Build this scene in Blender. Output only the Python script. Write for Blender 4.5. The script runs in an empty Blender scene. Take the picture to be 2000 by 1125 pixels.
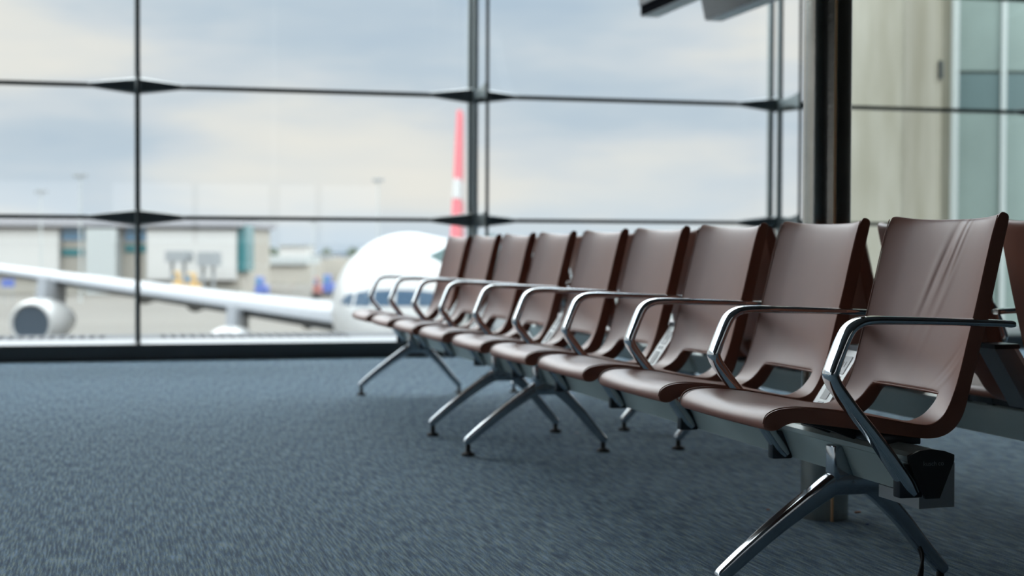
import bpy, bmesh, math, random
from mathutils import Vector, Matrix
random.seed(4)
PI = math.pi
SC = bpy.context.scene
COL = SC.collection

# ------------------------------------------------------------ camera, sky, light, exposure
YAW = math.radians(14.573)
cam_d = bpy.data.cameras.new('camera')
cam = bpy.data.objects.new('camera', cam_d); COL.objects.link(cam)
cam_d.sensor_width = 36.0
cam_d.lens = 54.9
cam_d.clip_start = 0.05; cam_d.clip_end = 6000
cam_d.dof.use_dof = True
cam_d.dof.focus_distance = 3.25
cam_d.dof.aperture_fstop = 3.4
cam.matrix_world = (Matrix.Translation((0, 0, 0.756)) @ Matrix.Rotation(-YAW, 4, 'Z')
                    @ Matrix.Rotation(math.radians(90 - 1.305), 4, 'X') @ Matrix.Rotation(math.radians(0.21), 4, 'Z'))
SC.camera = cam
SC.view_settings.view_transform = 'Standard'
SC.view_settings.look = 'None'
SC.view_settings.gamma = 1
SC.view_settings.use_curve_mapping = False
SC.view_settings.exposure = 0.0
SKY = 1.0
SUN = .3  # strength of the added outdoor fill lamp

def new_nodes(nt):
    nt.nodes.clear()
    def n(t, **kw):
        x = nt.nodes.new(t)
        for k, v in kw.items():
            if k.startswith('in_'):
                x.inputs[k[3:].replace('_', ' ')].default_value = v
            else:
                setattr(x, k, v)
        return x
    return n, nt.links.new

def ramp(node, pts):
    e = node.color_ramp.elements
    while len(e) > 1: e.remove(e[-1])
    e[0].position = pts[0][0]; e[0].color = (*pts[0][1], 1)
    for p, c in pts[1:]:
        x = e.new(p); x.color = (*c, 1)
    return node

world = bpy.data.worlds.new('World'); SC.world = world
world.use_nodes = True
n, L = new_nodes(world.node_tree)
out = n('ShaderNodeOutputWorld'); bg = n('ShaderNodeBackground')
tc = n('ShaderNodeTexCoord')
mp = n('ShaderNodeMapping'); mp.inputs['Scale'].default_value = (2.0, 2.0, 8.5); mp.inputs['Location'].default_value = (1.7, .6, .35)
L(tc.outputs['Generated'], mp.inputs['Vector'])
nz = n('ShaderNodeTexNoise'); nz.inputs['Scale'].default_value = 1.25; nz.inputs['Detail'].default_value = 5; nz.inputs['Roughness'].default_value = .5
L(mp.outputs[0], nz.inputs['Vector'])
cl = ramp(n('ShaderNodeValToRGB'), [(.36, (.50, .61, .73)), (.44, (.58, .67, .76)), (.50, (.70, .75, .80)), (.56, (.83, .83, .81)), (.64, (.91, .88, .82))])
L(nz.outputs['Fac'], cl.inputs['Fac'])
sep = n('ShaderNodeSeparateXYZ'); L(tc.outputs['Generated'], sep.inputs[0])
hz = ramp(n('ShaderNodeValToRGB'), [(0.0, (.9, .9, .9)), (.012, (.75, .75, .75)), (.04, (.30, .30, .30)), (.07, (0, 0, 0))])
L(sep.outputs['Z'], hz.inputs['Fac'])
mp2 = n('ShaderNodeMapping'); mp2.inputs['Scale'].default_value = (5, 5, 22); mp2.inputs['Location'].default_value = (.4, 2.1, 0)
L(tc.outputs['Generated'], mp2.inputs['Vector'])
nz2 = n('ShaderNodeTexNoise'); nz2.inputs['Scale'].default_value = 1.1; nz2.inputs['Detail'].default_value = 3
L(mp2.outputs[0], nz2.inputs['Vector'])
hc = ramp(n('ShaderNodeValToRGB'), [(.40, (.62, .74, .86)), (.52, (.78, .82, .85)), (.62, (.90, .87, .82))])
L(nz2.outputs['Fac'], hc.inputs['Fac'])
mx = n('ShaderNodeMix', data_type='RGBA')
L(hz.outputs['Color'], mx.inputs['Factor']); L(cl.outputs['Color'], mx.inputs['A']); L(hc.outputs['Color'], mx.inputs['B'])
# overcast sky: pale near the horizon, strength boosted above the view to light the hall
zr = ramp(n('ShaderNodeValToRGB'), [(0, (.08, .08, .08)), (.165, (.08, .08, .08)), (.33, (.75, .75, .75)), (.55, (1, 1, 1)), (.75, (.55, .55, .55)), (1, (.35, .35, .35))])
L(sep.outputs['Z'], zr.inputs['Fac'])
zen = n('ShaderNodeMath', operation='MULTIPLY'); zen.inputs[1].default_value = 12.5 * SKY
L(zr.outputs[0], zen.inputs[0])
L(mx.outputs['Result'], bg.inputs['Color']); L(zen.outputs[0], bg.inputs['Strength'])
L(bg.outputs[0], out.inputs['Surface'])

outdoor_fill_d = bpy.data.lights.new('sun', 'SUN'); outdoor_fill_d.energy = SUN; outdoor_fill_d.angle = math.radians(25); outdoor_fill_d.color = (1, .96, .9)
sun = bpy.data.objects.new('sun', outdoor_fill_d); COL.objects.link(sun)
sun.rotation_euler = Vector((-.25, .62, -.95)).to_track_quat('-Z', 'Y').to_euler()   # soft lamp added high behind the building to brighten the overcast outside

# ------------------------------------------------------------ materials
MATS = {}
def pbr(name, color, rough=.5, metal=0., spec=.5, emit=None, bump=None, var=None, coat=0., sheen=0.):
    """bump=(scale, strength), var=(scale, amount) mottling of the base colour"""
    m = bpy.data.materials.new(name); m.use_nodes = True
    n, L = new_nodes(m.node_tree)
    o = n('ShaderNodeOutputMaterial'); b = n('ShaderNodeBsdfPrincipled')
    b.inputs['Base Color'].default_value = (*color, 1); b.inputs['Roughness'].default_value = rough
    b.inputs['Metallic'].default_value = metal; b.inputs['Specular IOR Level'].default_value = spec
    b.inputs['Coat Weight'].default_value = coat
    if sheen: b.inputs['Sheen Weight'].default_value = sheen; b.inputs['Sheen Roughness'].default_value = .4
    L(b.outputs[0], o.inputs[0])
    tc = n('ShaderNodeTexCoord')
    if var:
        z = n('ShaderNodeTexNoise'); z.inputs['Scale'].default_value = var[0]; z.inputs['Detail'].default_value = 4
        L(tc.outputs['Object'], z.inputs['Vector'])
        mr = n('ShaderNodeMapRange'); mr.inputs['From Min'].default_value = .3; mr.inputs['From Max'].default_value = .7
        mr.inputs['To Min'].default_value = 1 - var[1]; mr.inputs['To Max'].default_value = 1 + var[1]
        L(z.outputs['Fac'], mr.inputs['Value'])
        mm = n('ShaderNodeVectorMath', operation='SCALE'); mm.inputs[0].default_value = color
        L(mr.outputs[0], mm.inputs['Scale']); L(mm.outputs[0], b.inputs['Base Color'])
    if bump:
        z = n('ShaderNodeTexNoise'); z.inputs['Scale'].default_value = bump[0]; z.inputs['Detail'].default_value = 3
        L(tc.outputs['Object'], z.inputs['Vector'])
        bp = n('ShaderNodeBump'); bp.inputs['Strength'].default_value = bump[1]; bp.inputs['Distance'].default_value = .002
        L(z.outputs['Fac'], bp.inputs['Height']); L(bp.outputs[0], b.inputs['Normal'])
    MATS[name] = m
    return m

LEATH = (.285, .104, .064)
pbr('leather', LEATH, rough=.40, spec=.36, bump=(420, .06), var=(6, .08))
pbr('leather_edge', (.30, .10, .055), rough=.45, bump=(700, .5))
pbr('chrome', (.62, .64, .655), rough=.07, metal=1)
pbr('cast_chrome', (.36, .385, .41), rough=.13, metal=1)
pbr('beam_alu', (.52, .60, .575), rough=.42, metal=.1)
pbr('duct_grey', (.30, .32, .33), rough=.5, metal=.3)
pbr('black_plastic', (.008, .008, .010), rough=.45)
pbr('dark_cast', (.045, .050, .058), rough=.3, metal=.6)
pbr('rubber', (.012, .012, .012), rough=.7)
pbr('module_white', (.82, .85, .84), rough=.35)
pbr('socket_grey', (.16, .18, .20), rough=.4)
pbr('socket_dark', (.02, .022, .025), rough=.4)
pbr('print_grey', (.17, .17, .175), rough=.5)
pbr('print_red', (.05, .012, .012), rough=.5)
pbr('mullion_metal', (.24, .28, .28), rough=.35, metal=.5)
pbr('mullion_dark', (.035, .045, .043), rough=.4, metal=.4)
pbr('blade_metal', (.11, .125, .125), rough=.35, metal=.4)
pbr('kerb', (.055, .062, .066), rough=.33, var=(3, .1))
pbr('ceiling_white', (.16, .16, .155), rough=.8)
pbr('wall_dark', (.10, .095, .09), rough=.8)
pbr('steel', (.36, .345, .31), rough=.22, metal=1, bump=(90, .12), var=(12, .1))
pbr('seam_brass', (.85, .52, .26), rough=.4)
pbr('screen_black', (.004, .005, .009), rough=.9, spec=.02)
pbr('screen_panel', (.22, .25, .30), rough=.15)
pbr('screen_grey', (.20, .21, .215), rough=.4, metal=.3)
pbr('screen_under', (.80, .78, .72), rough=.6)
pbr('white_paint', (.23, .23, .225), rough=.28, spec=.2)
pbr('wing_grey', (.13, .137, .146), rough=.35, spec=.2)
pbr('fan_dark', (.02, .03, .042), rough=.4, metal=.3)
pbr('spinner_grey', (.35, .36, .40), rough=.4)
pbr('cockpit_glass', (.025, .045, .070), rough=.5, spec=.05)
pbr('fin_red', (.30, .07, .08), rough=.4, spec=.2)
pbr('dark_under', (.08, .075, .065), rough=.6)
pbr('apron', (.105, .098, .086), rough=.85, var=(.06, .10), spec=.05)
pbr('terminal_white', (.32, .315, .30), rough=.6)
pbr('terminal_beige', (.25, .235, .205), rough=.7, var=(.2, .04), spec=.05)
pbr('terminal_roof', (.20, .20, .21), rough=.5, spec=.05)
pbr('blue_glass', (.07, .16, .25), rough=.2)
pbr('teal_glass', (.03, .12, .13), rough=.2)
pbr('tower_grey', (.25, .265, .26), rough=.6)
pbr('grey_equip', (.16, .17, .175), rough=.6)
pbr('yellow', (.35, .22, .07), rough=.5)
pbr('blue', (.05, .08, .24), rough=.5)
pbr('red', (.2, .07, .06), rough=.5)
pbr('foliage', (.045, .058, .042), rough=.9, var=(.3, .4))
pbr('ridge', (.05, .066, .080), rough=1)
pbr('ledge', (.075, .077, .08), rough=.6, spec=.05)
pbr('ledge_slot', (.03, .03, .036), rough=.6, spec=.05)
pbr('panel_teal', (.19, .245, .225), rough=.25, var=(.8, .12))
pbr('panel_band', (.09, .135, .135), rough=.3)
pbr('panel_mullion', (.36, .40, .39), rough=.4)
pbr('paper_orange', (.45, .17, .05), rough=.8)
pbr('paper_blue', (.02, .06, .20), rough=.6)
pbr('paper_white', (.8, .8, .8), rough=.6)

def concrete(name, c1, c2):
    m = bpy.data.materials.new(name); m.use_nodes = True
    n, L = new_nodes(m.node_tree)
    o = n('ShaderNodeOutputMaterial'); b = n('ShaderNodeBsdfPrincipled'); b.inputs['Roughness'].default_value = .85
    tc = n('ShaderNodeTexCoord'); mp = n('ShaderNodeMapping'); mp.inputs['Scale'].default_value = (2.5, 2.5, .5)
    L(tc.outputs['Object'], mp.inputs[0])
    z = n('ShaderNodeTexNoise'); z.inputs['Scale'].default_value = 1.0; z.inputs['Detail'].default_value = 6
    L(mp.outputs[0], z.inputs['Vector'])
    r = ramp(n('ShaderNodeValToRGB'), [(.35, c1), (.65, c2)])
    L(z.outputs['Fac'], r.inputs['Fac']); L(r.outputs[0], b.inputs['Base Color']); L(b.outputs[0], o.inputs[0])
    MATS[name] = m
concrete('concrete', (.19, .180, .132), (.27, .262, .215))

# creased leather of the nearest seat: long soft folds running down the backrest
def creased():
    m = MATS['leather'].copy(); m.name = 'leather_creased'
    nt = m.node_tree; nn = nt.nodes; L = nt.links.new
    b = [x for x in nn if x.type == 'BSDF_PRINCIPLED'][0]
    old = b.inputs['Normal'].links[0].from_node
    tc = [x for x in nn if x.type == 'TEX_COORD'][0]
    sp = nn.new('ShaderNodeSeparateXYZ'); L(tc.outputs['Object'], sp.inputs[0])
    def M(op, a, bb=None, c=None):
        x = nn.new('ShaderNodeMath'); x.operation = op
        for i, v in enumerate((a, bb, c)):
            if v is None: continue
            if isinstance(v, (int, float)): x.inputs[i].default_value = v
            else: L(v, x.inputs[i])
        return x.outputs[0]
    y, z = sp.outputs['Y'], sp.outputs['Z']
    total = None
    # (y at z=.80, slope dy/dz, centre z, half length, width, depth)
    for y0, sl, zc, hl, w, d in ((-.045, -.34, .75, .085, .010, 1.0), (-.020, -.36, .73, .09, .011, -.8), (-.068, -.30, .77, .06, .008, .7), (.005, -.30, .69, .09, .013, .6), (-.090, -.38, .66, .09, .013, .5), (-.50, -1.1, .50, .04, .014, .35), (-.455, -1.1, .52, .04, .012, -.3)):
        cy = M('MULTIPLY_ADD', M('SUBTRACT', z, .80), sl, y0)
        dy = M('DIVIDE', M('SUBTRACT', y, cy), w)
        g = M('EXPONENT', M('MULTIPLY', M('MULTIPLY', dy, dy), -1.0))
        dz = M('DIVIDE', M('SUBTRACT', z, zc), hl)
        e = M('EXPONENT', M('MULTIPLY', M('MULTIPLY', dz, dz), -1.0))
        t = M('MULTIPLY', M('MULTIPLY', g, e), d)
        total = t if total is None else M('ADD', total, t)
    bp = nn.new('ShaderNodeBump'); bp.inputs['Strength'].default_value = .55; bp.inputs['Distance'].default_value = .004
    L(total, bp.inputs['Height']); L(old.outputs[0], bp.inputs['Normal']); L(bp.outputs[0], b.inputs['Normal'])
    MATS['leather_creased'] = m
creased()

def carpet():
    m = bpy.data.materials.new('carpet'); m.use_nodes = True
    n, L = new_nodes(m.node_tree)
    o = n('ShaderNodeOutputMaterial'); b = n('ShaderNodeBsdfPrincipled')
    b.inputs['Roughness'].default_value = .9; b.inputs['Specular IOR Level'].default_value = .3
    b.inputs['Sheen Weight'].default_value = .3; b.inputs['Sheen Roughness'].default_value = .5; b.inputs['Sheen Tint'].default_value = (.7, .88, 1, 1)
    tc = n('ShaderNodeTexCoord')
    def noise(sx, sy, det, rough, loc=0):
        mp = n('ShaderNodeMapping'); mp.inputs['Scale'].default_value = (sx, sy, 1); mp.inputs['Location'].default_value = (loc, loc, 0)
        L(tc.outputs['Object'], mp.inputs[0])
        z = n('ShaderNodeTexNoise'); z.inputs['Scale'].default_value = 1; z.inputs['Detail'].default_value = det; z.inputs['Roughness'].default_value = rough
        L(mp.outputs[0], z.inputs['Vector']); return z
    def rng(z, a, b_):
        mr = n('ShaderNodeMapRange'); mr.inputs['From Min'].default_value = .32; mr.inputs['From Max'].default_value = .68
        mr.inputs['To Min'].default_value = a; mr.inputs['To Max'].default_value = b_
        L(z.outputs['Fac'], mr.inputs['Value']); return mr
    def add(a, b_):
        x = n('ShaderNodeMath', operation='ADD'); L(a.outputs[0], x.inputs[0]); L(b_.outputs[0], x.inputs[1]); return x
    grain = rng(noise(480, 360, 2, .6), -.70, .70)       # pile tufts
    rib = rng(noise(175, 9, 2, .5, 7), -.40, .40)       # ribs running with the rows
    mott = rng(noise(70, 5, 3, .5, 3), -.15, .15)
    base = n('ShaderNodeValue'); base.outputs[0].default_value = .5
    tot = add(add(add(grain, rib), mott), base)
    r = ramp(n('ShaderNodeValToRGB'), [(-.0, (.006, .018, .050)), (.28, (.034, .082, .175)), (.50, (.105, .205, .315)), (.72, (.24, .39, .46)), (1, (.50, .64, .67))])
    L(tot.outputs[0], r.inputs['Fac'])
    hue = n('ShaderNodeMix', data_type='RGBA'); hue.blend_type = 'MULTIPLY'; hue.inputs['Factor'].default_value = 1
    hr = ramp(n('ShaderNodeValToRGB'), [(.38, (.86, .95, 1.14)), (.62, (1.14, 1.04, .88))])
    L(noise(130, 22, 2, .5, 11).outputs['Fac'], hr.inputs['Fac'])
    L(r.outputs[0], hue.inputs['A']); L(hr.outputs[0], hue.inputs['B'])
    L(hue.outputs['Result'], b.inputs['Base Color'])
    bp = n('ShaderNodeBump'); bp.inputs['Strength'].default_value = .6; bp.inputs['Distance'].default_value = .004
    L(tot.outputs[0], bp.inputs['Height']); L(bp.outputs[0], b.inputs['Normal'])
    L(b.outputs[0], o.inputs[0]); MATS['carpet'] = m
carpet()

def glass():
    m = bpy.data.materials.new('window_glass'); m.use_nodes = True
    n, L = new_nodes(m.node_tree)
    o = n('ShaderNodeOutputMaterial'); t = n('ShaderNodeBsdfTransparent'); g = n('ShaderNodeBsdfGlossy'); mx = n('ShaderNodeMixShader')
    t.inputs['Color'].default_value = (.955, .985, .975, 1); g.inputs['Roughness'].default_value = 0
    g.inputs['Color'].default_value = (1, 1, 1, 1)
    f = n('ShaderNodeFresnel'); f.inputs['IOR'].default_value = 1.5
    ad = n('ShaderNodeMath', operation='MULTIPLY'); ad.inputs[1].default_value = 1.6
    L(f.outputs[0], ad.inputs[0]); L(ad.outputs[0], mx.inputs[0])
    L(t.outputs[0], mx.inputs[1]); L(g.outputs[0], mx.inputs[2]); L(mx.outputs[0], o.inputs[0])
    MATS['window_glass'] = m
glass()

# ------------------------------------------------------------ helpers
def link(name, me, parent=None, loc=None, rot=None):
    o = bpy.data.objects.new(name, me); COL.objects.link(o)
    if parent is not None: o.parent = parent
    if loc: o.location = loc
    if rot: o.rotation_euler = rot
    return o
def mesh(name, bm, mat, smooth=True, angle=35):
    bmesh.ops.recalc_face_normals(bm, faces=bm.faces)
    me = bpy.data.meshes.new(name); bm.to_mesh(me); bm.free()
    if mat: me.materials.append(MATS[mat])
    if smooth:
        me.polygons.foreach_set('use_smooth', [True] * len(me.polygons))
        me.set_sharp_from_angle(angle=math.radians(angle))
    return me
def obj(name, bm, mat, parent=None, loc=None, rot=None, **kw):
    return link(name, mesh(name, bm, mat, **kw), parent, loc, rot)
def thing(name, label, cat, loc=(0, 0, 0), rotz=0, group=None):
    o = link(name, None, None, loc, (0, 0, rotz)); tag(o, label, cat, group); return o
def tag(o, label, cat, group=None):
    o['label'] = label; o['category'] = cat
    if group: o['group'] = group
def struct(o): o['kind'] = 'structure'; return o

def box(bm, x0, x1, y0, y1, z0, z1, bev=0, seg=2):
    r = bmesh.ops.create_cube(bm, size=1)
    vs = r['verts']
    for v in vs:
        v.co = Vector((x0 + (v.co.x + .5) * (x1 - x0), y0 + (v.co.y + .5) * (y1 - y0), z0 + (v.co.z + .5) * (z1 - z0)))
    if bev:
        es = list({e for v in vs for e in v.link_edges})
        bmesh.ops.bevel(bm, geom=es, offset=bev, segments=seg, affect='EDGES', profile=.5)
    return bm
def B(*a, **k):
    return box(bmesh.new(), *a, **k)
def loft(bm, rings, cap=True, closed=False):
    R = [[bm.verts.new(p) for p in r] for r in rings]
    m = len(R[0])
    pairs = list(zip(R[:-1], R[1:])) + ([(R[-1], R[0])] if closed else [])
    for a, b in pairs:
        for i in range(m):
            bm.faces.new((a[i], a[(i + 1) % m], b[(i + 1) % m], b[i]))
    if cap and not closed:
        bm.faces.new(R[0][::-1]); bm.faces.new(R[-1])
    return bm
def prism_y(bm, prof, y0, y1):     # profile in x,z, extruded in y
    return loft(bm, [[(x, y0, z) for x, z in prof], [(x, y1, z) for x, z in prof]])
def cyl(bm, c0, c1, r0, r1=None, seg=24):
    c0, c1 = Vector(c0), Vector(c1); r1 = r0 if r1 is None else r1
    d = (c1 - c0).normalized(); a = d.orthogonal().normalized(); b = d.cross(a)
    ring = lambda c, r: [c + a * (r * math.cos(t)) + b * (r * math.sin(t)) for t in (2 * PI * i / seg for i in range(seg))]
    return loft(bm, [ring(c0, r0), ring(c1, r1)])
def lathe(bm, prof, seg=32, origin=(0, 0, 0), axis='Z'):
    rings = []
    for r, h in prof:
        ring = []
        for i in range(seg):
            t = 2 * PI * i / seg; r_ = max(r, 1e-4)
            p = (r_ * math.cos(t), r_ * math.sin(t), h) if axis == 'Z' else (r_ * math.cos(t), h, r_ * math.sin(t))
            ring.append(Vector(p) + Vector(origin))
        rings.append(ring)
    return loft(bm, rings)
def catmull(pts, k=6):
    out = []
    P = [pts[0]] + list(pts) + [pts[-1]]
    for i in range(1, len(P) - 2):
        for j in range(k):
            t = j / k
            out.append(tuple(.5 * (2 * P[i][d] + (P[i + 1][d] - P[i - 1][d]) * t + (2 * P[i - 1][d] - 5 * P[i][d] + 4 * P[i + 1][d] - P[i + 2][d]) * t * t
                                   + (3 * P[i][d] - P[i - 1][d] - 3 * P[i + 1][d] + P[i + 2][d]) * t ** 3) for d in range(len(pts[0]))))
    out.append(tuple(pts[-1])); return out
def sweep(bm, path, seg=20, pw=3.0, yc=0):
    """path: (x, z, width_y, thickness); superellipse section swept in the x-z plane"""
    rings = []
    for i, (x, z, w, t) in enumerate(path):
        a = path[max(i - 1, 0)]; b = path[min(i + 1, len(path) - 1)]
        d = Vector((b[0] - a[0], b[1] - a[1])).normalized(); nrm = Vector((-d.y, d.x))
        ring = []
        for k in range(seg):
            th = 2 * PI * k / seg
            cs, sn = math.cos(th), math.sin(th)
            s = (abs(cs) ** pw + abs(sn) ** pw) ** (-1 / pw)
            yy, tt = w / 2 * cs * s, t / 2 * sn * s
            ring.append((x + nrm.x * tt, yc + yy, z + nrm.y * tt))
        rings.append(ring)
    return loft(bm, rings)
def tube(bm, pts, r, seg=8, closed=False):
    pts = [Vector(p) for p in pts]; rings = []
    up = None
    for i, p in enumerate(pts):
        a = pts[i - 1] if (i or closed) else pts[0]; b = pts[(i + 1) % len(pts)] if (i < len(pts) - 1 or closed) else pts[-1]
        d = (b - a).normalized()
        up = d.orthogonal().normalized() if up is None else (up - d * up.dot(d)).normalized()
        c = d.cross(up)
        rings.append([p + up * (r * math.cos(2 * PI * k / seg)) + c * (r * math.sin(2 * PI * k / seg)) for k in range(seg)])
    return loft(bm, rings, closed=closed)
def dup(o, parent, loc=None, name=None):
    c = o.copy(); COL.objects.link(c); c.parent = parent
    if loc is not None: c.location = loc
    for ch in o.children: dup(ch, c)
    return c

# ------------------------------------------------------------ the room
X0, X1, Y0, YW, ZC = -20.0, 11.0, -14.0, 11.06, 6.2
YA, YB, YC = 11.65, 11.47, 11.09            # outer post, inner post, brace rod
struct(obj('floor', B(X0, X1, Y0, YW + .68, -.12, 0), 'carpet', smooth=False))
struct(obj('ceiling', B(X0, X1, Y0, YW + .68, ZC, ZC + .2), 'ceiling_white', smooth=False))
struct(obj('wall_right', B(X1, X1 + .2, Y0, YW + .68, -.12, ZC + .2), 'wall_dark', smooth=False))
# back wall with a strip of windows (they mirror in the front glazing)
bm = bmesh.new()
bw = [(-6.0, -3.4), (-3.2, -.6), (.15, 1.95), (2.1, 3.75), (4.0, 4.85), (5.0, 6.4)]
box(bm, X0, X1, Y0 - .2, Y0, -.12, .95); box(bm, X0, X1, Y0 - .2, Y0, 2.35, ZC + .2)
xs = [X0] + [v for p in bw for v in p] + [X1]
for a, b_ in zip(xs[0::2], xs[1::2]): box(bm, a, b_, Y0 - .2, Y0, .95, 2.35)
struct(obj('wall_back', bm, 'wall_dark', smooth=False))
# left wall: low kerb, lintel and mullions with glass between
bm = bmesh.new()
box(bm, X0 - .2, X0, Y0, YW + .68, -.12, .35); box(bm, X0 - .2, X0, Y0, YW + .68, 5.4, ZC + .2)
box(bm, X0 - .2, X0, Y0, 4.6, .35, 5.4)
for i in range(3): box(bm, X0 - .15, X0 - .05, 6.9 + i * 2.3, 6.96 + i * 2.3, .35, 5.4)
struct(obj('wall_left', bm, 'mullion_metal', smooth=False))

bm = bmesh.new()
prof = [(YW, 0), (YW, .100), (YW + .012, .112), (YW + .68, .112), (YW + .68, 0)]
loft(bm, [[(X0, y, z) for y, z in prof], [(X1, y, z) for y, z in prof]])
struct(obj('trim_1', bm, 'kerb', smooth=False))
bm = B(X0, X1, YW + .45, YW + .68, ZC - .35, ZC)
struct(obj('trim_2', bm, 'mullion_dark', smooth=False))

TZ = [.998, 1.938, 2.872, 3.81, 4.75, 5.69]
MX = [.2177 + 2.475 * k for k in range(-8, 5)]
def leaf_bm(s):
    """tapered bracket blade reaching out along a transom"""
    bm = bmesh.new(); rings = []
    for t in (0, .04, .12, .3, .6, .85, 1.0):
        x = s * (.012 + .33 * t)
        h = .044 * (1 - t) ** .9 + .014 if t > .03 else .060
        y = .030 * (1 - t) + .014
        rings.append([(x, -y, -h * .75), (x, -y * .3, -h), (x, y * .3, -h), (x, y, -h * .75), (x, y, h * .75), (x, y * .3, h), (x, -y * .3, h), (x, -y, h * .75)])
    return loft(bm, rings)
plate = bmesh.new(); rings = []
for t in [i / 10 for i in range(11)]:
    y = (YA - YC) * t
    h = .030 + .030 * abs(2 * t - 1) ** 2
    rings.append([(-.014, y, -h), (.014, y, -h), (.014, y, h), (-.014, y, h)])
plate = mesh('bracket_plate', loft(plate, rings), 'mullion_metal')
leaf_m = {s: mesh('bracket_blade', leaf_bm(s), 'blade_metal') for s in (-1, 1)}
post = bmesh.new()
box(post, -.015, .015, YA - .035, YA + .035, .112, ZC, .004); box(post, -.015, .015, YB - .03, YB + .03, .112, ZC, .004)
post = mesh('mullion_posts', post, 'mullion_metal')
rod = mesh('brace_rod', cyl(bmesh.new(), (0, YC, .112), (0, YC, ZC), .0125, seg=12), 'mullion_dark')
for i, x in enumerate(MX):
    t = struct(link('trim_%d' % (i + 3), post, None, (x, 0, 0)))
    link('brace_rod', rod, t)
    for z in TZ:
        b_ = link('bracket', plate, t, (0, YC, z))
        for s in (-1, 1): link('bracket_blade', leaf_m[s], b_, (0, YB - YC + .06, 0))
edges = [X0] + MX + [X1]
for i, (a, b_) in enumerate(zip(edges[:-1], edges[1:])):
    bm = bmesh.new()
    for z in TZ: box(bm, a, b_, 11.52, 11.60, z - .014, z + .014, .003)
    w = struct(obj('window_%d' % (i + 1), bm, 'mullion_dark', smooth=False))
    zz = [.112] + TZ + [ZC - .35]
    for z0, z1 in zip(zz[:-1], zz[1:]):
        bm = bmesh.new()
        bm.faces.new([bm.verts.new(p) for p in ((a, YA, z0), (b_, YA, z0), (b_, YA, z1), (a, YA, z1))])
        obj('pane', bm, 'window_glass', w, smooth=False)

# ------------------------------------------------------------ beam seating
PITCH = .62
XB = 1.55        # row 1 origin line (world x of local 0)
F = [(1.289, .397), (1.284, .410), (1.290, .426), (1.312, .438), (1.350, .443), (1.408, .439), (1.470, .431), (1.530, .419), (1.589, .408), (1.635, .400), (1.664, .399),
     (1.690, .411), (1.707, .432), (1.721, .458), (1.737, .500), (1.755, .570), (1.779, .664), (1.797, .740), (1.812, .800), (1.824, .838), (1.834, .847)]
R = [(1.312, .392), (1.325, .400), (1.340, .408), (1.358, .411), (1.385, .409), (1.430, .403), (1.492, .394), (1.545, .386), (1.589, .379), (1.640, .371), (1.684, .369),
     (1.720, .384), (1.742, .410), (1.754, .440), (1.768, .492), (1.787, .562), (1.811, .656), (1.829, .735), (1.843, .798), (1.852, .832), (1.849, .845)]
TT = [-1, -.96, -.86, -.74, -.635, -.4, -.15, .15, .4, .635, .74, .86, .96, 1]
HW = .241
def seat_pt(i, t, rear):
    v, h = (R if rear else F)[i]
    c = 1 - t * t
    nr = len(F) - 1
    if i <= 9:
        k = min(1, i / 5.0) if not rear else .3 * min(1, i / 5)
        h -= .010 * c * k
        v += .004 * t * t * (1 if i < 3 else 0)
    if i >= 11:
        k = min(1, (i - 10) / 4.0)
        v += (.034 if not rear else .024) * (1 - abs(t) ** 2.6) * k - (.004 if not rear else .002) * k

    if i >= 17:
        h += (.012 * (abs(t) ** 3) - .012) * ((i - 16) / 4.0)
    w = HW - (.006 * min(1, (i - 10) / 4.0) if i > 10 else 0)
    if i < 3: w -= .004
    if rear: w -= .003
    return (v - XB, t * w, h)
def seat_mesh(mat):
    bm = bmesh.new(); N, M = len(F), len(TT)
    fv = [[bm.verts.new(seat_pt(i, t, False)) for t in TT] for i in range(N)]
    rv = [[bm.verts.new(seat_pt(i, t, True)) for t in TT] for i in range(N)]
    hole = lambda i, j: 10 <= i < 13 and 4 <= j < 9
    for i in range(N - 1):
        for j in range(M - 1):
            if hole(i, j): continue
            bm.faces.new((fv[i][j], fv[i][j + 1], fv[i + 1][j + 1], fv[i + 1][j]))
            bm.faces.new((rv[i][j], rv[i + 1][j], rv[i + 1][j + 1], rv[i][j + 1]))
    def wall(a, b, c, d): bm.faces.new((a, b, c, d))
    for i in range(N - 1):
        for j in (0, M - 1): wall(fv[i][j], fv[i + 1][j], rv[i + 1][j], rv[i][j])
    for j in range(M - 1):
        for i in (0, N - 1): wall(fv[i][j], fv[i][j + 1], rv[i][j + 1], rv[i][j])
    for i in range(10, 13):
        for j in (4, 9): wall(fv[i][j], fv[i + 1][j], rv[i + 1][j], rv[i][j])
    for j in range(4, 9):
        for i in (10, 13): wall(fv[i][j], fv[i][j + 1], rv[i][j + 1], rv[i][j])
    cr = bm.edges.layers.float.new('crease_edge')
    def setc(a, b, c):
        e = bm.edges.get((a, b))
        if e: e[cr] = c
    for i in range(N - 1):
        for j in (0, M - 1):
            setc(fv[i][j], fv[i + 1][j], .85); setc(rv[i][j], rv[i + 1][j], .45)
    for j in range(M - 1): setc(fv[N - 1][j], fv[N - 1][j + 1], .3); setc(fv[0][j], fv[0][j + 1], .2)
    for j in range(4, 9): setc(fv[13][j], fv[13][j + 1], .6); setc(fv[10][j], fv[10][j + 1], .35)
    for i in range(10, 13):
        for j in (4, 9): setc(fv[i][j], fv[i + 1][j], .5)
    return mesh('seat', bm, mat, angle=180)
SEAT = {'leather': seat_mesh('leather'), 'leather_creased': seat_mesh('leather_creased')}
PIPE = {}
for t in (-1, 1):
    pts = catmull([Vector(seat_pt(i, t, False)) for i in range(1, 20)], 3)
    PIPE[t] = mesh('piping', tube(bmesh.new(), [(p[0] - .0006, p[1] + .0004 * t, p[2] + .0006) for p in pts], .0013, 6), 'leather_edge')
bm = bmesh.new()
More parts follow.
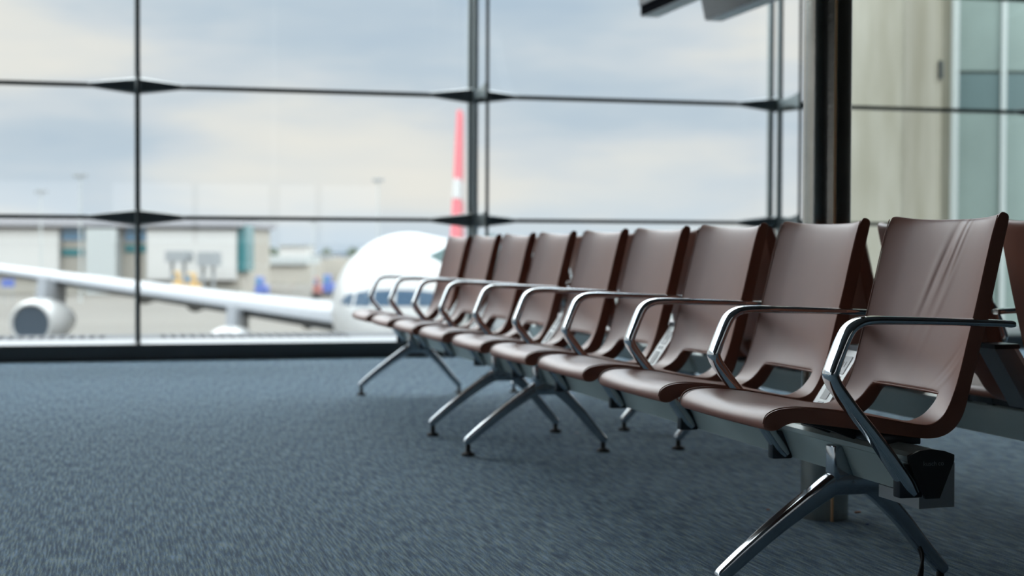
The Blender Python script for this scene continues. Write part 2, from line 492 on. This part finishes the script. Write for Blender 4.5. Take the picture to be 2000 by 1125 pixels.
tube(bm, [(seat_pt(13, t, False)[0] - .001, t * HW, seat_pt(13, t, False)[2] - .002) for t in [-.62 + 1.24 * k / 12 for k in range(13)]], .0022, 6)
HEM = mesh('hem', bm, 'leather_edge')

# armrest: chromed flat bar, bent, foot clamped to the beam front
ap = [(1.8045, .6118, .040, .0105), (1.803, .612, .043, .0145), (1.78, .614, .044, .0145), (1.70, .617, .045, .0155), (1.60, .620, .046, .017), (1.53, .622, .047, .018), (1.490, .622, .047, .019), (1.462, .618, .048, .020), (1.440, .604, .049, .021),
      (1.426, .580, .049, .022), (1.414, .552, .050, .022), (1.404, .526, .050, .023), (1.401, .513, .050, .024), (1.408, .496, .050, .024), (1.424, .474, .049, .024), (1.450, .442, .047, .023), (1.485, .402, .045, .023),
      (1.520, .358, .043, .026), (1.552, .316, .039, .030), (1.573, .287, .036, .032), (1.586, .270, .033, .024)]
ap = catmull([(x - XB, z, w, t) for x, z, w, t in ap], 4)
ARM = mesh('armrest', sweep(bmesh.new(), ap, seg=24, pw=3.2), 'chrome')
bm = bmesh.new()
box(bm, 1.548 - XB, 1.60 - XB, -.015, .015, .262, .330, .004)
CLAMP = mesh('arm_clamp', bm, 'dark_cast')

# supports between seat and beam
bm = bmesh.new()
prism_y(bm, [(1.575 - XB, .352), (1.665 - XB, .352), (1.670 - XB, .378), (1.44 - XB, .402), (1.42 - XB, .404), (1.42 - XB, .398), (1.47 - XB, .386), (1.52 - XB, .372)], -.075, -.045)
prism_y(bm, [(1.575 - XB, .352), (1.665 - XB, .352), (1.670 - XB, .378), (1.44 - XB, .402), (1.42 - XB, .404), (1.42 - XB, .398), (1.47 - XB, .386), (1.52 - XB, .372)], .045, .075)
box(bm, 1.575 - XB, 1.665 - XB, -.20, .20, .354, .376, .003)
SUPPORT = mesh('seat_support', bm, 'dark_cast')

# leg casting
def leg_path(front):
    if front: p = [(1.600, .262, .044, .050), (1.560, .246, .044, .046), (1.500, .208, .043, .040), (1.430, .160, .041, .034), (1.360, .106, .038, .031), (1.312, .066, .035, .029), (1.296, .053, .033, .026), (1.289, .047, .028, .016)]
    else: p = [(1.600, .262, .044, .050), (1.640, .246, .044, .046), (1.680, .212, .043, .040), (1.730, .160, .041, .034), (1.780, .100, .038, .031), (1.820, .056, .035, .029), (1.832, .044, .033, .026), (1.837, .039, .028, .016)]
    return catmull([(x - XB, z, w, t) for x, z, w, t in p], 4)
LEG = {f: mesh('leg', sweep(bmesh.new(), leg_path(f), seg=36, pw=6), 'cast_chrome') for f in (True, False)}
bm = bmesh.new()
box(bm, 1.552 - XB, 1.605 - XB, -.022, .022, .232, .332, .005)
box(bm, 1.560 - XB, 1.668 - XB, -.022, .022, .222, .270, .006)
HUB = mesh('leg_hub', bm, 'cast_chrome')
bm = bmesh.new()
lathe(bm, [(0, 0), (.024, 0), (.026, .003), (.024, .009), (.012, .014), (.009, .016), (.009, .045), (0, .045)], 20)
GLIDE = mesh('foot_glide', bm, 'rubber')

# beam profile
bp = [(1.600, .265), (1.628, .265), (1.658, .335), (1.660, .347), (1.650, .354), (1.612, .361), (1.575, .354), (1.563, .347), (1.565, .336), (1.571, .333)]
BP = [(x - XB, z) for x, z in bp]
cp = [(1.598, .262), (1.630, .262), (1.662, .338), (1.662, .350), (1.640, .358), (1.611, .362), (1.585, .360), (1.560, .350), (1.561, .337)]
CP = [(x - XB, z) for x, z in cp]

def power_unit():
    P = lambda *q: [(x + .010 - XB, z) for x, z in q]
    o = obj('power_unit', prism_y(bmesh.new(), P((1.655, .372), (1.725, .372), (1.818, .521), (1.755, .521)), -.040, .040), 'module_white', smooth=False)
    obj('cap', prism_y(bmesh.new(), P((1.752, .521), (1.821, .521), (1.823, .533), (1.754, .533)), -.042, .042), 'dark_cast', o, smooth=False)
    obj('shell', prism_y(bmesh.new(), P((1.668, .37), (1.7275, .37), (1.822, .521), (1.768, .521)), -.0415, .0415), 'duct_grey', o, smooth=False)
    d = Vector((.100, 0, .149)).normalized(); nn = Vector((-d.z, 0, d.x))
    base = Vector((1.665 - XB, 0, .372))
    def plate_at(name, s, w, l, mat, y=0, th=.0012, par=o):
        rings = []
        for k in (-.0005, th):
            rings.append([tuple(base + d * (s + a) + nn * k + Vector((0, y + b_, 0))) for a, b_ in ((-l / 2, -w / 2), (l / 2, -w / 2), (l / 2, w / 2), (-l / 2, w / 2))])
        return obj(name, loft(bmesh.new(), rings), mat, par, smooth=False)
    s1 = plate_at('socket', .135, .046, .050, 'socket_grey')
    bmx = None
    for y in (-.006, .006): plate_at('slot', .137, .0042, .015, 'socket_dark', y=y, th=.0018, par=s1)
    for y in (-.012, .012): plate_at('usb_port', .098, .014, .012, 'socket_grey', y=y)
    s2 = plate_at('socket', .060, .034, .046, 'socket_dark')
    plate_at('usb_port', .024, .028, .010, 'socket_grey')
    return o
PROTO = power_unit()

def text_part(parent, txt, size, loc, rot, mat, name='lettering'):
    cu = bpy.data.curves.new('t', 'FONT'); cu.body = txt; cu.size = size; cu.extrude = .0001
    tmp = bpy.data.objects.new('t', cu)
    me = bpy.data.meshes.new_from_object(tmp)
    bpy.data.objects.remove(tmp); bpy.data.curves.remove(cu)
    me.materials.clear(); me.materials.append(MATS[mat])
    return link(name, me, parent, loc, rot)

def bank(label, y0, nseat, arms, units, legs, flip=False, x_mid=None, caps=(True, True), near=False, group='rows of beam seating on the carpet', cable=None):
    L_ = nseat * PITCH
    if flip: t = thing('beam_seating', label, 'airport seating', (2 * x_mid - XB, y0 + L_, 0), PI, group)
    else: t = thing('beam_seating', label, 'airport seating', (XB, y0, 0), 0, group)
    obj('beam', prism_y(bmesh.new(), BP, -.022 if caps[0] else .004, L_ + (.022 if caps[1] else -.004)), 'beam_alu', t, smooth=False)
    if near: obj('junction_box', prism_y(bmesh.new(), [(x - XB, z) for x, z in ((1.602, .236), (1.682, .238), (1.682, .330), (1.661, .330), (1.632, .2625), (1.602, .2625))], .004, .175), 'duct_grey', t, smooth=False)
    for k, c in enumerate(caps):
        if not c: continue
        ya, yb = (-.029, -.022) if k == 0 else (L_ + .022, L_ + .029)
        e = obj('end_cap', prism_y(bmesh.new(), CP, ya, yb), 'black_plastic', t, smooth=False)
        if near and k == 0:
            w1 = text_part(e, 'kusch', .0132, (1.592 - XB, -.0292, .3290), (PI / 2, 0, 0), 'print_grey')
            w2 = text_part(e, 'co', .0132, (1.6255 - XB, -.0292, .3290), (PI / 2, 0, 0), 'print_grey')
            w3 = text_part(e, '+', .006, (1.6212 - XB, -.0292, .3275), (PI / 2, 0, 0), 'print_red')
    for i in range(nseat):
        yc = (i + .5) * PITCH
        s = link('seat', SEAT['leather_creased' if (near and i == 0) else 'leather'], t, (0, yc, 0))
        if near and i == 0: s['label'] = 'leather seat with creases down its backrest'
        md = s.modifiers.new('sub', 'SUBSURF'); md.levels = 2; md.render_levels = 3 if near else 2
        link('piping', PIPE[-1], s); link('piping', PIPE[1], s); link('hem', HEM, s)
        link('seat_support', SUPPORT, t, (0, yc, 0))
    for a in arms:
        o = link('armrest', ARM, t, (0, a * PITCH, 0)); link('arm_clamp', CLAMP, o)
    for a in units:
        dup(PROTO, t, (0, a * PITCH, 0))
    for i in legs:
        yc = (i + .5) * PITCH
        h = link('leg_hub', HUB, t, (0, yc, 0))
        for f, xf in ((True, 1.302), (False, 1.828)):
            l = link('leg', LEG[f], t, (0, yc, 0))
            link('foot_glide', GLIDE, l, (xf - XB, 0, 0))
    if cable is not None:
        yc = (cable + .5) * PITCH
        for dx in (0, .010):
            pts = catmull([(1.755 - XB, yc + .004, .125), (1.770 - XB, yc - .012 - dx, .088), (1.772 - XB - dx, yc - .020 - dx, .05), (1.762 - XB - dx, yc - .024, .018), (1.740 - XB - dx * 2, yc - .022, .005), (1.70 - XB, yc + .01, .004)], 6)
            obj('cable', tube(bmesh.new(), pts, .0038, 8), 'rubber', t)
    return t
YS = 2.856
GAP = .03
XM = 1.98
bank('five brown leather seats on a grey beam, the nearest bank with creased backrest', YS, 5, range(6), (1, 3, 5), (0, 4), near=True, caps=(True, False), cable=0)
bank('four brown leather seats on a beam, front row, the bank nearest the window', YS + 5 * PITCH + GAP, 4, (1, 2, 3, 4), (2, 3), (0, 3), caps=(False, True))
bank('brown leather bank behind the round steel column, facing away from the nearest seats', YS, 5, range(6), (4, 2), (0, 4), flip=True, x_mid=XM, caps=(False, True))
bank('brown leather bank facing away, back to back with the far bank near the window', YS + 5 * PITCH + GAP, 4, (0, 1, 2, 3), (2,), (0, 3), flip=True, x_mid=XM, caps=(True, False))
def kill(o):
    for c in list(o.children): kill(c)
    bpy.data.objects.remove(o)
kill(PROTO)

# ------------------------------------------------------------ steel column, hanging displays, scraps
t = thing('steel_column', 'round brushed steel column standing between the two seat rows', 'column', (1.99, 4.09, 0))
obj('shaft', cyl(bmesh.new(), (0, 0, 0), (0, 0, ZC), .0675, seg=64), 'steel', t)
a = math.radians(-97) - .42
for k, (ang, w) in enumerate(((a + .42, .0045),)):
    obj('seam', cyl(bmesh.new(), (.0672 * math.cos(ang), .0672 * math.sin(ang), 0), (.0672 * math.cos(ang), .0672 * math.sin(ang), ZC), w, seg=10), 'seam_brass', t)

def display(x, y, zb, label, lean, leng, lit):
    t = thing('hanging_display', label, 'display', (x, y, zb), 0, 'displays hanging from the ceiling')
    top = -lean * .62
    obj('housing', loft(bmesh.new(), [[(0, yy, 0), (.115, yy, 0), (.10 + top, yy, .62), (top, yy, .62)] for yy in (0, -leng)]), 'screen_black' if lit else 'screen_grey', t, smooth=False)
    obj('bottom_panel', B(.004, .111, -leng + .004, -.004, -.004, .0), 'screen_under', t, smooth=False)
    if lit:
        bm = loft(bmesh.new(), [[(o_ - lean * z, y_, z) for y_, z in ((-.004, .06), (-leng + .004, .06), (-leng + .004, .61), (-.004, .61))] for o_ in (-.012, .002)])
        obj('screen', bm, 'screen_panel', t, smooth=False)
    for yy in (-.25, -leng + .25):
        obj('hanger', cyl(bmesh.new(), (.03 + top * .6, yy, .60), (.03 + top * .6, yy, ZC - zb), .015, seg=12), 'mullion_metal', t)
display(3.17, 9.09, 2.205, 'hanging display with a bluish screen above a black bezel, left of the pair', .0, 1.5, True)
display(3.595, 9.10, 2.20, 'grey tilted display hung from the ceiling, right of the black edged one', .22, 1.5, False)

def scrap(x, y, r, mat, label):
    bm = bmesh.new(); vs = []
    for i in range(9):
        t_ = 2 * PI * i / 9; q = r * random.uniform(.6, 1.1)
        vs.append((x + q * math.cos(t_), y + q * .7 * math.sin(t_)))
    loft(bm, [[(a_, b_, .0008) for a_, b_ in vs], [(a_, b_, .003 + random.random() * .001) for a_, b_ in vs]])
    tag(obj('paper_scrap', bm, mat, smooth=False), label, 'scrap')
def floor_at(px, py):
    hor = 489.3 + .0037 * px
    z = 3050 * .756 / (py - hor); r = (px - 1000) / 3050 * z
    return r * math.cos(YAW) + z * math.sin(YAW), -r * math.sin(YAW) + z * math.cos(YAW)
scrap(*floor_at(1503, 998), .006, 'paper_orange', 'tiny orange scrap on the carpet left of the steel column base')
scrap(*floor_at(1679, 1003), .010, 'paper_orange', 'orange scrap on the carpet right of the steel column base')
scrap(*floor_at(1698, 1027), .006, 'paper_blue', 'tiny blue scrap on the carpet, right of the orange scrap by the column')
scrap(*floor_at(1128, 847), .010, 'paper_white', 'tiny white scrap on the carpet between the middle legs')

# ------------------------------------------------------------ outside
GZ = -6.05
cT, sT = math.cos(YAW), math.sin(YAW)
def W(r, z, h=0): return (r * cT + z * sT, -r * sT + z * cT, h)
def rx(px, z): return (px - 1000) / 3050 * z
def hy(px, py, z): return .756 + (489.3 + .0037 * px - py) * z / 3050
struct(obj('apron', B(-900, 900, 12.0, 2600, GZ - .3, GZ), 'apron', smooth=False))['label'] = 'pale concrete apron outside the window'

# ledge with a slatted grille just outside the glass
t = thing('outside_ledge', 'pale slatted metal ledge just outside the glass', 'ledge', (0, 0, 0))
obj('slab', B(X0, X1, 11.78, 12.95, .02, .085), 'ledge', t, smooth=False)
bm = bmesh.new()
for (a_, b_) in ((-2.0, .02), (.42, 1.9)):
    x = a_
    while x < b_:
        for y in (12.05, 12.5): prism = box(bm, x, x + .035, y, y + .30, .085, .092)
        x += .075
obj('slats', bm, 'ledge_slot', t, smooth=False)

# aircraft, nose towards the camera
p = W(-3.98, 52, GZ)
air = thing('airliner', 'white four engine airliner parked nose towards the window', 'airplane', p, -YAW - .004)
bm = bmesh.new(); rings = []
fus = [(0, .05, 3.95), (.15, .55, 3.97), (.5, 1.0, 4.02), (1.0, 1.4, 4.12), (1.8, 1.82, 4.28), (2.8, 2.18, 4.45), (4.0, 2.48, 4.6), (5.5, 2.70, 4.70), (7.5, 2.82, 4.73), (20, 2.82, 4.73), (42, 2.82, 4.73), (50, 2.2, 5.2), (57, 1.3, 5.8), (62, .35, 6.2)]
for y, r, z in fus:
    rings.append([(r * math.cos(2 * PI * k / 48), y, z + r * math.sin(2 * PI * k / 48)) for k in range(48)])
obj('fuselage', loft(bm, rings), 'white_paint', air, angle=60)
def surf_y(x, z, grow=0.):
    """depth at which the nose surface reaches the point (x, z)"""
    lo, hi = 0., 8.
    for _ in range(30):
        m = (lo + hi) / 2
        for (y0, r0, z0), (y1, r1, z1) in zip(fus[:-1], fus[1:]):
            if y0 <= m <= y1:
                q = (m - y0) / (y1 - y0); rr = r0 + (r1 - r0) * q + grow; zz = z0 + (z1 - z0) * q
                break
        if math.hypot(x, z - zz) < rr: hi = m
        else: lo = m
    return hi
def pane_nose(c):
    """cockpit pane with corners c (x, z), laid on the curved nose"""
    bm = bmesh.new(); nu, nv = 6, 4; g = {}
    for off in (.06, -.03):
        for i in range(nu + 1):
            for j in range(nv + 1):
                u, v = i / nu, j / nv
                x = (c[0][0] * (1 - u) + c[1][0] * u) * (1 - v) + (c[3][0] * (1 - u) + c[2][0] * u) * v
                z = (c[0][1] * (1 - u) + c[1][1] * u) * (1 - v) + (c[3][1] * (1 - u) + c[2][1] * u) * v
                g[off, i, j] = bm.verts.new((x, surf_y(x, z) + off, z))
    F_ = lambda *k: bm.faces.new([g[q] for q in k])
    for i in range(nu):
        for j in range(nv):
            for off in (.06, -.03): F_((off, i, j), (off, i + 1, j), (off, i + 1, j + 1), (off, i, j + 1))
    for i in range(nu):
        for j in (0, nv): F_((.06, i, j), (.06, i + 1, j), (-.03, i + 1, j), (-.03, i, j))
    for j in range(nv):
        for i in (0, nu): F_((.06, i, j), (.06, i, j + 1), (-.03, i, j + 1), (-.03, i, j))
    obj('cockpit_window', bm, 'cockpit_glass', air)
for s in (-1, 1):
    pane_nose([(s * .06, 5.00), (s * .72, 4.98), (s * .70, 5.50), (s * .06, 5.52)])
    pane_nose([(s * .82, 4.98), (s * 1.45, 4.95), (s * 1.36, 5.42), (s * .80, 5.49)])
    pane_nose([(s * 1.56, 4.95), (s * 2.05, 5.02), (s * 1.80, 5.32), (s * 1.47, 5.40)])
# wings
def LE(d): return 17.0 + .50 * d
def wing(s):
    bm = bmesh.new(); rings = []
    for d, ch, th in ((2.2, 11.5, 1.5), (5, 10.2, 1.25), (10, 7.6, .95), (18, 5.4, .70), (25, 3.8, .48), (29.5, 2.3, .25)):
        zc = 3.1 + .115 * d; y0 = LE(d)
        rings.append([(s * d, y0 + ch * a_, zc + th * b_) for a_, b_ in ((0, 0), (.04, .30), (.15, .50), (.4, .60), (.7, .35), (1, .02), (.7, -.2), (.4, -.38), (.15, -.40), (.04, -.25))])
    obj('wing', loft(bm, rings), 'wing_grey', air, angle=50)
    bm = bmesh.new()
    loft(bm, [[(s * 29.4, LE(29.4) + .3, 6.45), (s * 29.5, LE(29.4) + .3, 6.45), (s * 29.5, LE(29.4) + 2.4, 6.45), (s * 29.4, LE(29.4) + 2.4, 6.45)],
              [(s * 29.9, LE(29.4) + 1.6, 8.0), (s * 30.0, LE(29.4) + 1.6, 8.0), (s * 30.0, LE(29.4) + 2.7, 8.0), (s * 29.9, LE(29.4) + 2.7, 8.0)]])
    obj('winglet', bm, 'white_paint', air, smooth=False)
    for d in (6.3, 12.6, 15.6):
        zc = 3.1 + .115 * d - .55; y0 = LE(d) + 4.0
        obj('flap_fairing', lathe(bmesh.new(), [(0, 0), (.22, .7), (.36, 1.8), (.30, 3.4), (0, 5.0)], 16, (s * d, y0, zc), 'Y'), 'dark_under', air)
    for d, in_ in ((9.0, True), (19.3, False)):
        y0 = LE(d) - 3.6; zc = 2.18 if in_ else 3.27
        e = obj('engine', lathe(bmesh.new(), [(.85, .30), (.86, .10), (.93, 0), (1.02, .02), (1.14, .35), (1.21, 1.1), (1.20, 2.2), (1.08, 3.4), (.88, 4.4), (.62, 5.2), (.30, 5.6), (.05, 5.6), (.05, .9), (.85, .9)], 48, (s * d, y0, zc), 'Y'), 'white_paint', air)
        obj('fan', lathe(bmesh.new(), [(0, .72), (.86, .72), (.86, .95), (0, .95)], 36, (s * d, y0, zc), 'Y'), 'fan_dark', e)
        obj('inlet_lining', lathe(bmesh.new(), [(.84, .12), (.855, .12), (.855, .75), (.80, .75)], 36, (s * d, y0, zc), 'Y'), 'fan_dark', e)
        obj('spinner', lathe(bmesh.new(), [(0, .30), (.10, .42), (.19, .72), (0, .74)], 20, (s * d, y0, zc), 'Y'), 'spinner_grey', e)
        zt = 3.1 + .115 * d
        bm = bmesh.new()
        loft(bm, [[(s * d - .22, y0 + 1.4, zc + .95), (s * d + .22, y0 + 1.4, zc + .95), (s * d + .22, y0 + 1.9, zt + .15), (s * d - .22, y0 + 1.9, zt + .15)],
                  [(s * d - .22, y0 + 5.0, zc + .45), (s * d + .22, y0 + 5.0, zc + .45), (s * d + .22, y0 + 5.4, zt - .2), (s * d - .22, y0 + 5.4, zt - .2)]])
        obj('pylon', bm, 'wing_grey', air, smooth=False)
        obj('exhaust', lathe(bmesh.new(), [(0, 4.2), (.75, 4.2), (.70, 5.3), (.45, 6.0), (0, 6.3)], 24, (s * d, y0, zc), 'Y'), 'dark_under', air)
wing(-1); wing(1)
bm = bmesh.new()
loft(bm, [[(-.28, 50, 7.2), (.28, 50, 7.2), (.28, 61, 7.2), (-.28, 61, 7.2)], [(-.16, 58.0, 16.8), (.16, 58.0, 16.8), (.16, 62.5, 16.8), (-.16, 62.5, 16.8)]])
fin = obj('tail_fin', bm, 'fin_red', air, smooth=False); fin['label'] = 'red tail fin with a white band'
bm = bmesh.new(); loft(bm, [[(-.25, 52.6, 10.4), (.25, 52.6, 10.4), (.25, 60.8, 10.4), (-.25, 60.8, 10.4)], [(-.23, 53.8, 11.8), (.23, 53.8, 11.8), (.23, 61.1, 11.8), (-.23, 61.1, 11.8)]])
obj('fin_marking', bm, 'white_paint', fin, smooth=False)
for s in (-1, 1):
    bm = bmesh.new()
    loft(bm, [[(s * 1.0, 55, 5.7), (s * 1.0, 60, 5.7), (s * 1.0, 60, 6.0), (s * 1.0, 55, 6.0)], [(s * 9.5, 60, 6.5), (s * 9.5, 62, 6.5), (s * 9.5, 62, 6.6), (s * 9.5, 60, 6.6)]])
    obj('tailplane', bm, 'wing_grey', air, smooth=False)
def gear(x, y, r=.6):
    bm = bmesh.new(); cyl(bm, (x, y, r), (x, y, 3.0), .14, seg=12)
    g = obj('landing_gear', bm, 'wing_grey', air)
    for dx in (-.35, .35): obj('wheel', cyl(bmesh.new(), (x + dx - .2, y, r), (x + dx + .2, y, r), r, seg=24), 'rubber', g)
gear(0, 6.6, .5); gear(-5.3, 31, .68); gear(5.3, 31, .68)

# boarding bridge right of the nose
t = thing('boarding_bridge', 'grey passenger boarding bridge with a dark green canopy beside the airliner nose', 'jet bridge', W(rx(860, 46), 46, GZ), -YAW)
bm = bmesh.new(); loft(bm, [[(-.38, y_, 6.69), (.45, y_, 6.28), (1.6, y_, 5.9), (1.6, y_, 7.35), (.45, y_, 7.12)] for y_ in (-.1, 1.6)])
obj('canopy', bm, 'panel_band', t, smooth=False)
obj('cab', B(1.6, 4.8, -.6, 2.4, 4.0, 6.9, .1), 'grey_equip', t, smooth=False)
obj('tunnel', B(4.8, 26, .0, 2.2, 4.0, 6.6, .05), 'tower_grey', t, smooth=False)
for x in (4.0, 16): obj('leg', cyl(bmesh.new(), (x, 1, 0), (x, 1, 4.1), .3, seg=16), 'grey_equip', t)

# terminal across the apron
ZT = 250
def facade(parent, name, x0, x1, y0, y1, mat, z=ZT, proud=0., depth=1.0, ref=None):
    """block spanning pixels x0..x1, y0..y1 (y0 top) at depth z; local frame of `parent` placed at W(0,z,GZ)"""
    h1 = hy(x0, y0, z) - GZ; h0 = max(hy(x0, y1, z) - GZ, 0)
    return obj(name, B(rx(x0, z), rx(x1, z), -proud, -proud + depth, h0, h1), mat, parent, smooth=False)
t = thing('terminal_building', 'long white terminal across the apron with a flat overhanging roof', 'building', W(0, ZT, GZ), -YAW)
facade(t, 'body', -140, 470, 441, 640, 'terminal_beige', depth=30)
facade(t, 'roof', -140, 478, 427, 441, 'terminal_roof', proud=3, depth=36)
facade(t, 'wall_panel', -140, 120, 447, 528, 'terminal_white', proud=1.6, depth=1.6)
facade(t, 'window', 122, 165, 443, 469, 'blue_glass', proud=.3, depth=.3)
facade(t, 'window', 122, 165, 486, 499, 'teal_glass', proud=.3, depth=.3)
facade(t, 'window', 245, 286, 443, 470, 'blue_glass', proud=.3, depth=.3)
facade(t, 'window', 245, 286, 478, 492, 'teal_glass', proud=.3, depth=.3)
facade(t, 'stair_tower', 180, 238, 447, 640, 'tower_grey', proud=4, depth=4)
facade(t, 'wall_panel', 292, 464, 450, 546, 'terminal_white', proud=2, depth=2)
facade(t, 'window', 465, 481, 440, 530, 'teal_glass', proud=.5, depth=8)
facade(t, 'base_band', 292, 464, 546, 600, 'terminal_beige', proud=.6, depth=.6)

t = thing('low_building', 'low pale building right of the long terminal', 'building', W(0, 330, GZ), -YAW)
facade(t, 'body', 478, 604, 516, 640, 'terminal_beige', z=330, depth=25)
facade(t, 'roof', 484, 600, 500, 516, 'tower_grey', z=330, proud=1, depth=24)
t = thing('white_block', 'small white block standing above the low pale building', 'building', W(0, 380, GZ), -YAW)
facade(t, 'body', 545, 600, 480, 600, 'terminal_white', z=380, depth=15)
facade(t, 'roof', 543, 602, 478, 480.5, 'tower_grey', z=380, proud=.5, depth=16)
t = thing('grey_shed', 'grey shed with plant on its roof near the airliner fuselage', 'building', W(0, 360, GZ), -YAW)
facade(t, 'body', 604, 720, 505, 640, 'terminal_beige', z=360, depth=20)
facade(t, 'roof_plant', 606, 640, 496, 506, 'grey_equip', z=360, depth=10)

def block_thing(name, label, cat, x0, x1, y0, mat, z, parts, group=None):
    xc = (x0 + x1) / 2; w = rx(x1, z) - rx(x0, z); h = hy(xc, y0, z) - GZ
    t = thing(name, label, cat, W(rx(xc, z), z, GZ), -YAW, group)
    return t, w, h
def vehicle(name, label, cat, x0, x1, y0, mat, z, group=None):
    t, w, h = block_thing(name, label, cat, x0, x1, y0, mat, z, None, group)
    obj('body', B(-w / 2, w / 2, 0, 4, .5, h * .62, .1), mat, t, smooth=False)
    obj('cab', B(-w / 2 + .1, w * .1, .2, 3.2, h * .62, h, .1), mat, t, smooth=False)
    obj('windscreen', B(-w / 2 + .2, w * .02, .1, .2, h * .66, h * .92), 'blue_glass', t, smooth=False)
    for dx in (-w * .32, w * .32): obj('wheel', cyl(bmesh.new(), (dx, -.05, .45), (dx, .3, .45), .45, seg=16), 'rubber', t)
vehicle('service_truck', 'yellow service vehicle parked before the white terminal wall', 'truck', 362, 382, 533, 'yellow', 215)
vehicle('service_truck', 'smaller yellow vehicle left of the larger yellow one', 'truck', 336, 348, 530, 'yellow', 225)
vehicle('van', 'blue van parked before the low pale building', 'van', 497, 518, 541, 'blue', 225)
vehicle('van', 'bright blue van beside the airliner fuselage', 'van', 630, 652, 537, 'blue', 235)
vehicle('van', 'small red vehicle left of the bright blue van', 'van', 611, 624, 542, 'red', 226)
t, w, h = block_thing('sign_board', 'blue sign board at the far left beyond the wing', 'sign', 3, 27, 545, 'blue', 200, None)
obj('board', B(-w / 2, w / 2, 0, .2, h - 1.0, h), 'blue', t, smooth=False)
for dx in (-w * .35, w * .35): obj('post', B(dx - .06, dx + .06, .05, .15, 0, h - 1.0), 'grey_equip', t, smooth=False)
# docked bridges and ground gear before the terminal
for (x0, x1, y0, y1, lab) in ((322, 362, 490, 512, 'grey box of a docked bridge left before the white terminal wall'), (384, 418, 492, 520, 'grey box of a docked bridge right before the white terminal wall')):
    z = 235; xc = (x0 + x1) / 2
    t = thing('docked_bridge', lab, 'jet bridge', W(rx(xc, z), z, GZ), -YAW)
    w = rx(x1, z) - rx(x0, z); h1 = hy(xc, y0, z) - GZ; h0 = hy(xc, y1, z) - GZ
    obj('tunnel', B(-w / 2, w / 2, 0, 6, h0, h1, .05), 'grey_equip', t, smooth=False)
    for dx in (-w * .3, w * .3): obj('leg', B(dx - .2, dx + .2, 2, 2.4, 0, h0), 'grey_equip', t, smooth=False)
for (px, yt, z, lab) in ((157, 343, 205, 'tall apron floodlight mast left of the first mullion'), (80, 374, 230, 'shorter floodlight mast at the far left'), (738, 352, 260, 'thin floodlight mast above the airliner nose'), (612, 430, 300, 'distant low floodlight mast above the white block')):
    t = thing('light_mast', lab, 'light pole', W(rx(px, z), z, GZ), -YAW)
    h = hy(px, yt, z) - GZ
    obj('pole', cyl(bmesh.new(), (0, 0, 0), (0, 0, h), .16, .09, seg=10), 'tower_grey', t)
    obj('lamp_head', B(-.9, .9, -.3, .3, h - .25, h + .25, .05), 'grey_equip', t, smooth=False)

# far ridge and tree belts
bm = bmesh.new(); prev = None; rg = []
zR = 2300
for i in range(61):
    px = -300 + i * 50
    h = hy(px, 487 - 5 * math.sin(i * .35) - 3 * math.sin(i * .9 + 1), zR)
    x, y, _ = W(rx(px, zR), zR)
    rg.append([(x, y, GZ - 1), (x + 60, y + 200, GZ - 1), (x + 40, y + 120, h), (x + 10, y + 30, h * .7 - 2)])
loft(bm, rg)
o = struct(obj('hill_ridge', bm, 'ridge', angle=180)); o['label'] = 'blue wooded ridge on the horizon'
def tree(px, z, yt, w, lab, grp):
    t = thing('tree', lab, 'tree', W(rx(px, z), z, GZ), random.random() * 6, grp)
    h = hy(px, yt, z) - GZ
    obj('trunk', cyl(bmesh.new(), (0, 0, 0), (0, 0, h * .5), .35, .2, seg=10), 'dark_under', t)
    bm = bmesh.new()
    bmesh.ops.create_icosphere(bm, subdivisions=3, radius=1)
    for v in bm.verts:
        k = 1 + .18 * math.sin(v.co.x * 7 + px) * math.cos(v.co.y * 6 + v.co.z * 5)
        v.co = Vector((v.co.x * w * k, v.co.y * w * k, h * .62 + v.co.z * h * .4 * k))
    obj('crown', bm, 'foliage', t)
for px, w, yt, lab in ((492, 2.3, 487, 'distant tree behind the left end of the low pale building'), (530, 2.5, 485, 'distant tree just left of the small white block'),
                       (638, 1.8, 487, 'distant tree beside the airliner fuselage, left of the two'), (690, 2.0, 485, 'distant tree beside the airliner fuselage, right of the two')):
    tree(px, 420, yt, w, lab, 'distant trees beyond the apron')
# concrete pier and glazed wing of the building, seen at the right
pc = W(rx(1760, 17), 17)
t = thing('concrete_pier', 'beige concrete pier outside the glass right of the steel column', 'pier', (pc[0], pc[1], GZ), -YAW + math.radians(38))
bm = bmesh.new(); box(bm, 0, .685, 0, 1.0, 0, 16.5, .02)
obj('shaft', bm, 'concrete', t, smooth=False)
obj('box', B(.62, .67, -.03, .0, 8.75, 8.95), 'mullion_dark', t, smooth=False)
pf = W(rx(1858, 19), 19)
t = thing('glazed_wing', 'pale green glazed wing of the building at the far right', 'building', (pf[0], pf[1], GZ), -YAW)
for i in range(4):
    x0 = i * .58
    for z0, z1, m_ in ((0, 4.2, 'panel_teal'), (4.2, 8.55, 'panel_teal'), (9.0, 12.0, 'panel_teal'), (12, 16.5, 'panel_teal')):
        obj('glass_panel', B(x0 + .06, x0 + .58, .02, .08, z0 + .03, z1 - .03), m_, t, smooth=False)
    obj('spandrel', B(x0 + .06, x0 + .58, .02, .08, 8.55, 9.0), 'panel_band', t, smooth=False)
    obj('mullion', B(x0, x0 + .06, -.03, .12, 0, 16.5), 'panel_mullion', t, smooth=False)
obj('core_wall', B(-.2, 2.4, .10, 3.5, 0, 16.5), 'concrete', t, smooth=False)
